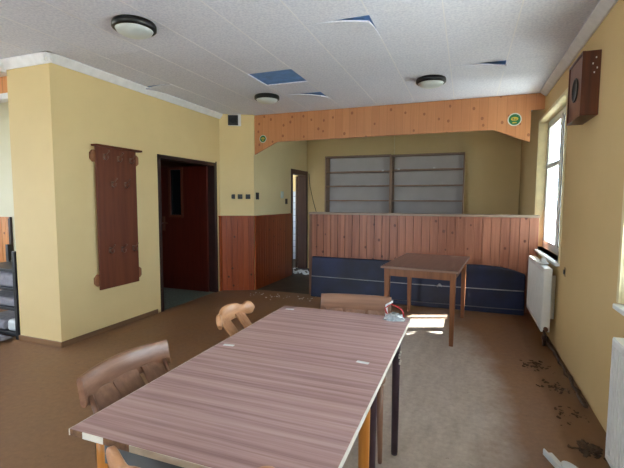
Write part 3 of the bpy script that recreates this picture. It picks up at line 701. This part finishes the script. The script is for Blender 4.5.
# ------------------------------------------------------------------ chairs (sitter faces +y; back at -y)
def chair(kind, loc, rz, label, bow=None, hw=None, yb=-.325, z0=None, z1=None):
    t = thing('dining_chair',loc,label,'chair',rz=rz)
    wr,wv = ('chair_a','chair_av') if kind=='a' else ('chair_b','chair_bv')
    SZ=.44
    # seat: rounded trapezoid, slightly dished
    pts=[]
    for k in range(40):
        an_=2*math.pi*k/40; c_,s_=math.cos(an_),math.sin(an_); p_=4.2
        x=.205*math.copysign(abs(c_)**(2/p_),c_); y=.195*math.copysign(abs(s_)**(2/p_),s_); x*=1+.10*(y/.195); pts.append((x,y+.01))
    m=MB(); m.loft([[(x*k,y*k+.01*(1-k),z) for x,y in pts] for k,z in ((.96,SZ-.022),(1,SZ-.014),(1,SZ-.006),(.97,SZ),(.6,SZ-.006),(.05,SZ-.009))]); m.build('seat',wv,t)
    m=MB(); m.box((-.165,.145,SZ-.065),(.165,.163,SZ-.022)).box((-.155,-.165,SZ-.065),(.155,-.147,SZ-.022)).box((-.172,-.15,SZ-.065),(-.155,.15,SZ-.022)).box((.155,-.15,SZ-.065),(.172,.15,SZ-.022)); m.build('seat_frame','chair_leg',t,bev=.002)
    for s in (-1,1):
        MB().tube([(s*.185,.165,SZ-.02),(s*.188,.170,.2),(s*.192,.176,.012),(s*.192,.176,0)],[.019,.016,.0125,.011],16).build('leg','chair_leg',t)
        MB().tube([(s*.165,-.155,SZ-.02),(s*.172,-.160,.2),(s*.178,-.168,.0)],[.016,.0145,.0105],14).build('leg','chair_leg',t)
    # rail geometry
    hw = hw or (.225 if kind=='a' else .20); bow = (.045 if kind=='a' else .06) if bow is None else bow; z0,z1=(z0 or .685,.790) if kind=='a' else (.705,z1 or .785)
    def cy(u): return yb-bow*(1-u*u)+bow*.5      # u in -1..1
    rings=[]; N=28
    for k in range(N+1):
        u=-1+2*k/N; x=u*hw; y=cy(u); dydu=2*bow*u; tn=Vector((hw,dydu,0)).normalized(); nm=Vector((-tn.y,tn.x,0)); th=.011 if kind=='a' else .012
        if kind=='a':
            lo,hi=z0,z1-.004*(u*u); 
        else:
            e=max(0,(abs(u)-.80)/.20); neck=.016*math.exp(-((abs(u)-.62)/.13)**2); cz=(z0+z1)/2+.0
            hh=(z1-z0)/2*math.sqrt(max(.03,1-e*e)); up=hh-neck+(.008*(1-min(1,abs(u)/.5)**2)); lo,hi=cz-hh+neck*.6,cz+up
        c=Vector((x,y,0)); lean=.018
        ring=[]
        for (dn,dz) in ((-1,.12),(-1,.88),(-.6,1),(.6,1),(1,.88),(1,.12),(.6,0),(-.6,0)):
            z=lo+(hi-lo)*dz; ring.append(c+nm*(dn*th)+Vector((0,-lean*(z-z0)/.1,z)))
        rings.append(ring)
    m=MB(); m.loft(rings); m.build('top_rail',wr,t,bev=.002)
    # slats from seat to rail
    sl=((-.62,.115),(0,.12),(.62,.115)) if kind=='a' else ((-.42,.085),(.42,.085))
    for u,wd in sl:
        m=MB(); top=Vector((u*hw,cy(u),z0+.03)); bot=Vector((u*.15,-.165,SZ-.02)); R_=[]
        for k in range(9):
            f=k/8; p_=bot.lerp(top,f); p_.y += .03*math.sin(math.pi*f)
            w2=wd/2*(.8+.2*f); R_.append([p_+Vector((dx*w2,dy*.006,0)) for dx,dy in ((-1,-1),(1,-1),(1,1),(-1,1))])
        m.loft(R_,False); m.build('slat',wv,t,bev=.0015)
    for s in ((-1,1) if kind=='a' else ()):
        m=MB(); m.tube([(s*.165,-.158,SZ-.03),(s*.172,-.19,.52),(s*.180,(yb-.17)/2,.61),(s*(hw-.03),cy(s*.9)+.004,z0+.03)],[.014,.012,.010,.009],12); m.build('back_post',wr if kind=='b' else 'chair_leg',t)
    return t
chair('a',(-.915,1.185,0),math.radians(-91),'brown chair with square-ended curved rail tucked at the table side nearest camera',hw=.212,yb=-.30)
chair('b',(-.90,2.00,0),math.radians(-88),'light wood chair with round-ended rail tucked at the table side facing coat rack')
chair('a',(-.605,2.215,-.0),math.radians(188.5),'brown chair with straight rail at the far end of the laminate table',bow=.012,hw=.226,yb=-.30,z0=.668)
chair('b',(-.655,1.070,0),math.radians(10),'light wood chair at the chipped near end of the laminate table, mostly out of frame',hw=.225,yb=-.335,bow=.11,z1=.792)

# ------------------------------------------------------------------ bundle at the table corner
bd = thing('cord_bundle',(-.345,2.165,.756),'tangle of white and red cords with crumpled clear plastic at table far corner','cords')
rnd = random.Random(5)
for k in range(4):
    pts=[(rnd.uniform(-.05,.05),rnd.uniform(-.02,.02),rnd.uniform(.006,.03)) for _ in range(7)]
    MB().tube(pts,.004,6).build('white_cord','white_p',bd)
MB().tube([(-.03,0,.01),(-.05,.0,.06),(-.02,.01,.085),(.02,.01,.07),(.045,0,.055),(.05,0,.02)],.004,6).build('red_cord','red',bd)
MB().tube([(-.04,.01,.02),(-.045,.01,.075),(-.01,.0,.10)],.006,6).build('white_strap','white_p',bd)
m=MB(); R_=[]
for k in range(5):
    R_.append([(rnd.uniform(.8,1.15)*(.065-.01*k)*math.cos(a*math.pi/6),rnd.uniform(.8,1.15)*.025*math.sin(a*math.pi/6),.002+k*.009+rnd.uniform(-.003,.003)) for a in range(12)])
m.loft(R_,False); m.build('crumpled_plastic',plain('clear_plastic',(150,156,160),.2,var=.2,vs=60),bd)

# ------------------------------------------------------------------ floor debris
wd_ = thing('broken_white_bracket',(.50,2.385,0),'broken white plastic strip lying on the floor by the near radiator','plastic piece',rz=.35)
MB().box((-.03,-.16,0),(.02,.10,.012)).box((-.03,-.16,0),(-.02,.10,.035)).build('flat_strip','white_p',wd_,bev=.002)
R_=[[(.03+.045*math.cos(a),-.10+.11*math.sin(a)*1.0,z) for a in [math.pi*2*k/20 for k in range(20)]] for z in (0,.02,.026)]
MB().loft(R_).build('rounded_end','white_p',wd_,bev=.002)
def rubble(cx,cy,rx,ry,n,label,seed,sz=.012,name='debris_pile'):
    rn=random.Random(seed); m=MB()
    for _ in range(n):
        u=rn.gauss(0,.5); v=rn.gauss(0,.5); s=sz*rn.uniform(.4,1.5)
        e=Euler((rn.uniform(-.4,.4),rn.uniform(-.4,.4),rn.random()*6)).to_matrix(); m.obox((cx+rx*u,cy+ry*v,s*.22),(s*2,s,s*.4),e)
    return tag(m.build(name,'debris'),label,'debris',kind='stuff')
rubble(.69,2.60,.07,.07,80,'dark leaf litter on the floor beside the near radiator',1,.013)
rubble(.68,3.42,.09,.10,40,'dark flakes on bare floor between the radiators, nearer patch',2,.011)
rubble(.60,3.85,.11,.12,40,'dark flakes on bare floor between the radiators, middle patch',3,.011)
rubble(.66,3.0,.10,.10,26,'dark flakes on bare floor just beyond the white plastic strip',5,.010)
m=MB(); rn=random.Random(9); pts=[]
yy=3.15
while yy<4.75: pts.append((XR-.03+rn.uniform(-.015,.01),yy,.012)); yy+=.08
m.tube(pts,[.012+rn.uniform(-.005,.008) for _ in pts],7)
struct('baseboard_right', m, 'debris')
rn=random.Random(11); m=MB()
for _ in range(36):
    x=rn.uniform(-3.0,-2.0); y=rn.gauss(5.35,.12); s=rn.uniform(.004,.012); m.obox((x,y,s*.3),(s*2,s,s*.6),Euler((0,0,rn.random()*6)).to_matrix())
tag(m.build('plaster_crumbs','white_p'),'pale crumbs scattered on the floor at the corridor entrance','crumbs',kind='stuff')
rn=random.Random(12); m=MB()
for _ in range(40):
    x=rn.uniform(-3.0,-2.6)-rn.random()*.4; y=rn.uniform(7.1,7.6); s=rn.uniform(.01,.05); m.obox((max(x,-3.9),y,s*.3),(s*2,s,s*.6),Euler((.2,.1,rn.random()*6)).to_matrix())
tag(m.build('rubble_heap','white_p'),'broken pale rubble on the floor at the washroom doorway','rubble',kind='stuff')

# ------------------------------------------------------------------ metal rack at the left edge
rk = thing('metal_rack',(-4.50,2.90,0),'black metal rack holding grey cushions at the left edge beside the pier','rack')
for px in (-.36,.355):
    for py in (-.2,.2): MB().box((px-.022,py-.022,0),(px+.022,py+.022,.885)).build('post','blackm',rk,bev=.003)
for z in (.69,.50,.30,.045):
    MB().box((-.34,-.215,z-.014),(.34,-.19,z+.014)).build('rail','blackm',rk,bev=.002); MB().box((-.34,.19,z-.014),(.34,.215,z+.014)).build('rail','blackm',rk,bev=.002)
    MB().box((-.34,-.19,z-.006),(.34,.19,z+.004)).build('shelf','blackm',rk)
def cushion(z,h,x0,x1,label,mat='grey_fab',name='cushion'):
    m=MB().box((x0,-.175,0),(x1,.175,h)); o=m.build(name,mat,bev=min(.035,h*.4),seg=4,loc=(-4.50,2.90,z)); tag(o,label,'cushion' if name=='cushion' else 'box')
cushion(.505,.155,-.32,.32,'grey fabric cushion on the upper shelf of the black rack')
cushion(.305,.09,-.32,.32,'grey fabric cushion on the middle shelf of the black rack')
cushion(.05,.12,.13,.31,'white box on the lowest shelf of the black rack','white_p','white_box')
cushion(.05,.10,-.32,.10,'grey fabric cushion on the lowest shelf of the black rack')
m=MB(); N=16; rn=random.Random(4)
for i in range(N):
    for j in range(8):
        pass
V=[[m.b.verts.new((-4.9+.72*i/N,2.42+.24*j/8,.012+.03*abs(math.sin(i*1.3+j*.9))*(1 if 0<i<N and 0<j<8 else .2)+rn.random()*.01)) for j in range(9)] for i in range(N+1)]
for i in range(N):
    for j in range(8): m._f([V[i][j],V[i+1][j],V[i+1][j+1],V[i][j+1]],True)
fc=m.build('crumpled_sheet','grey_fab',recalc=False); so=fc.modifiers.new('thick','SOLIDIFY'); so.thickness=.006; so.offset=1
tag(fc,'crumpled grey sheet lying on the floor in front of the black rack','sheet')
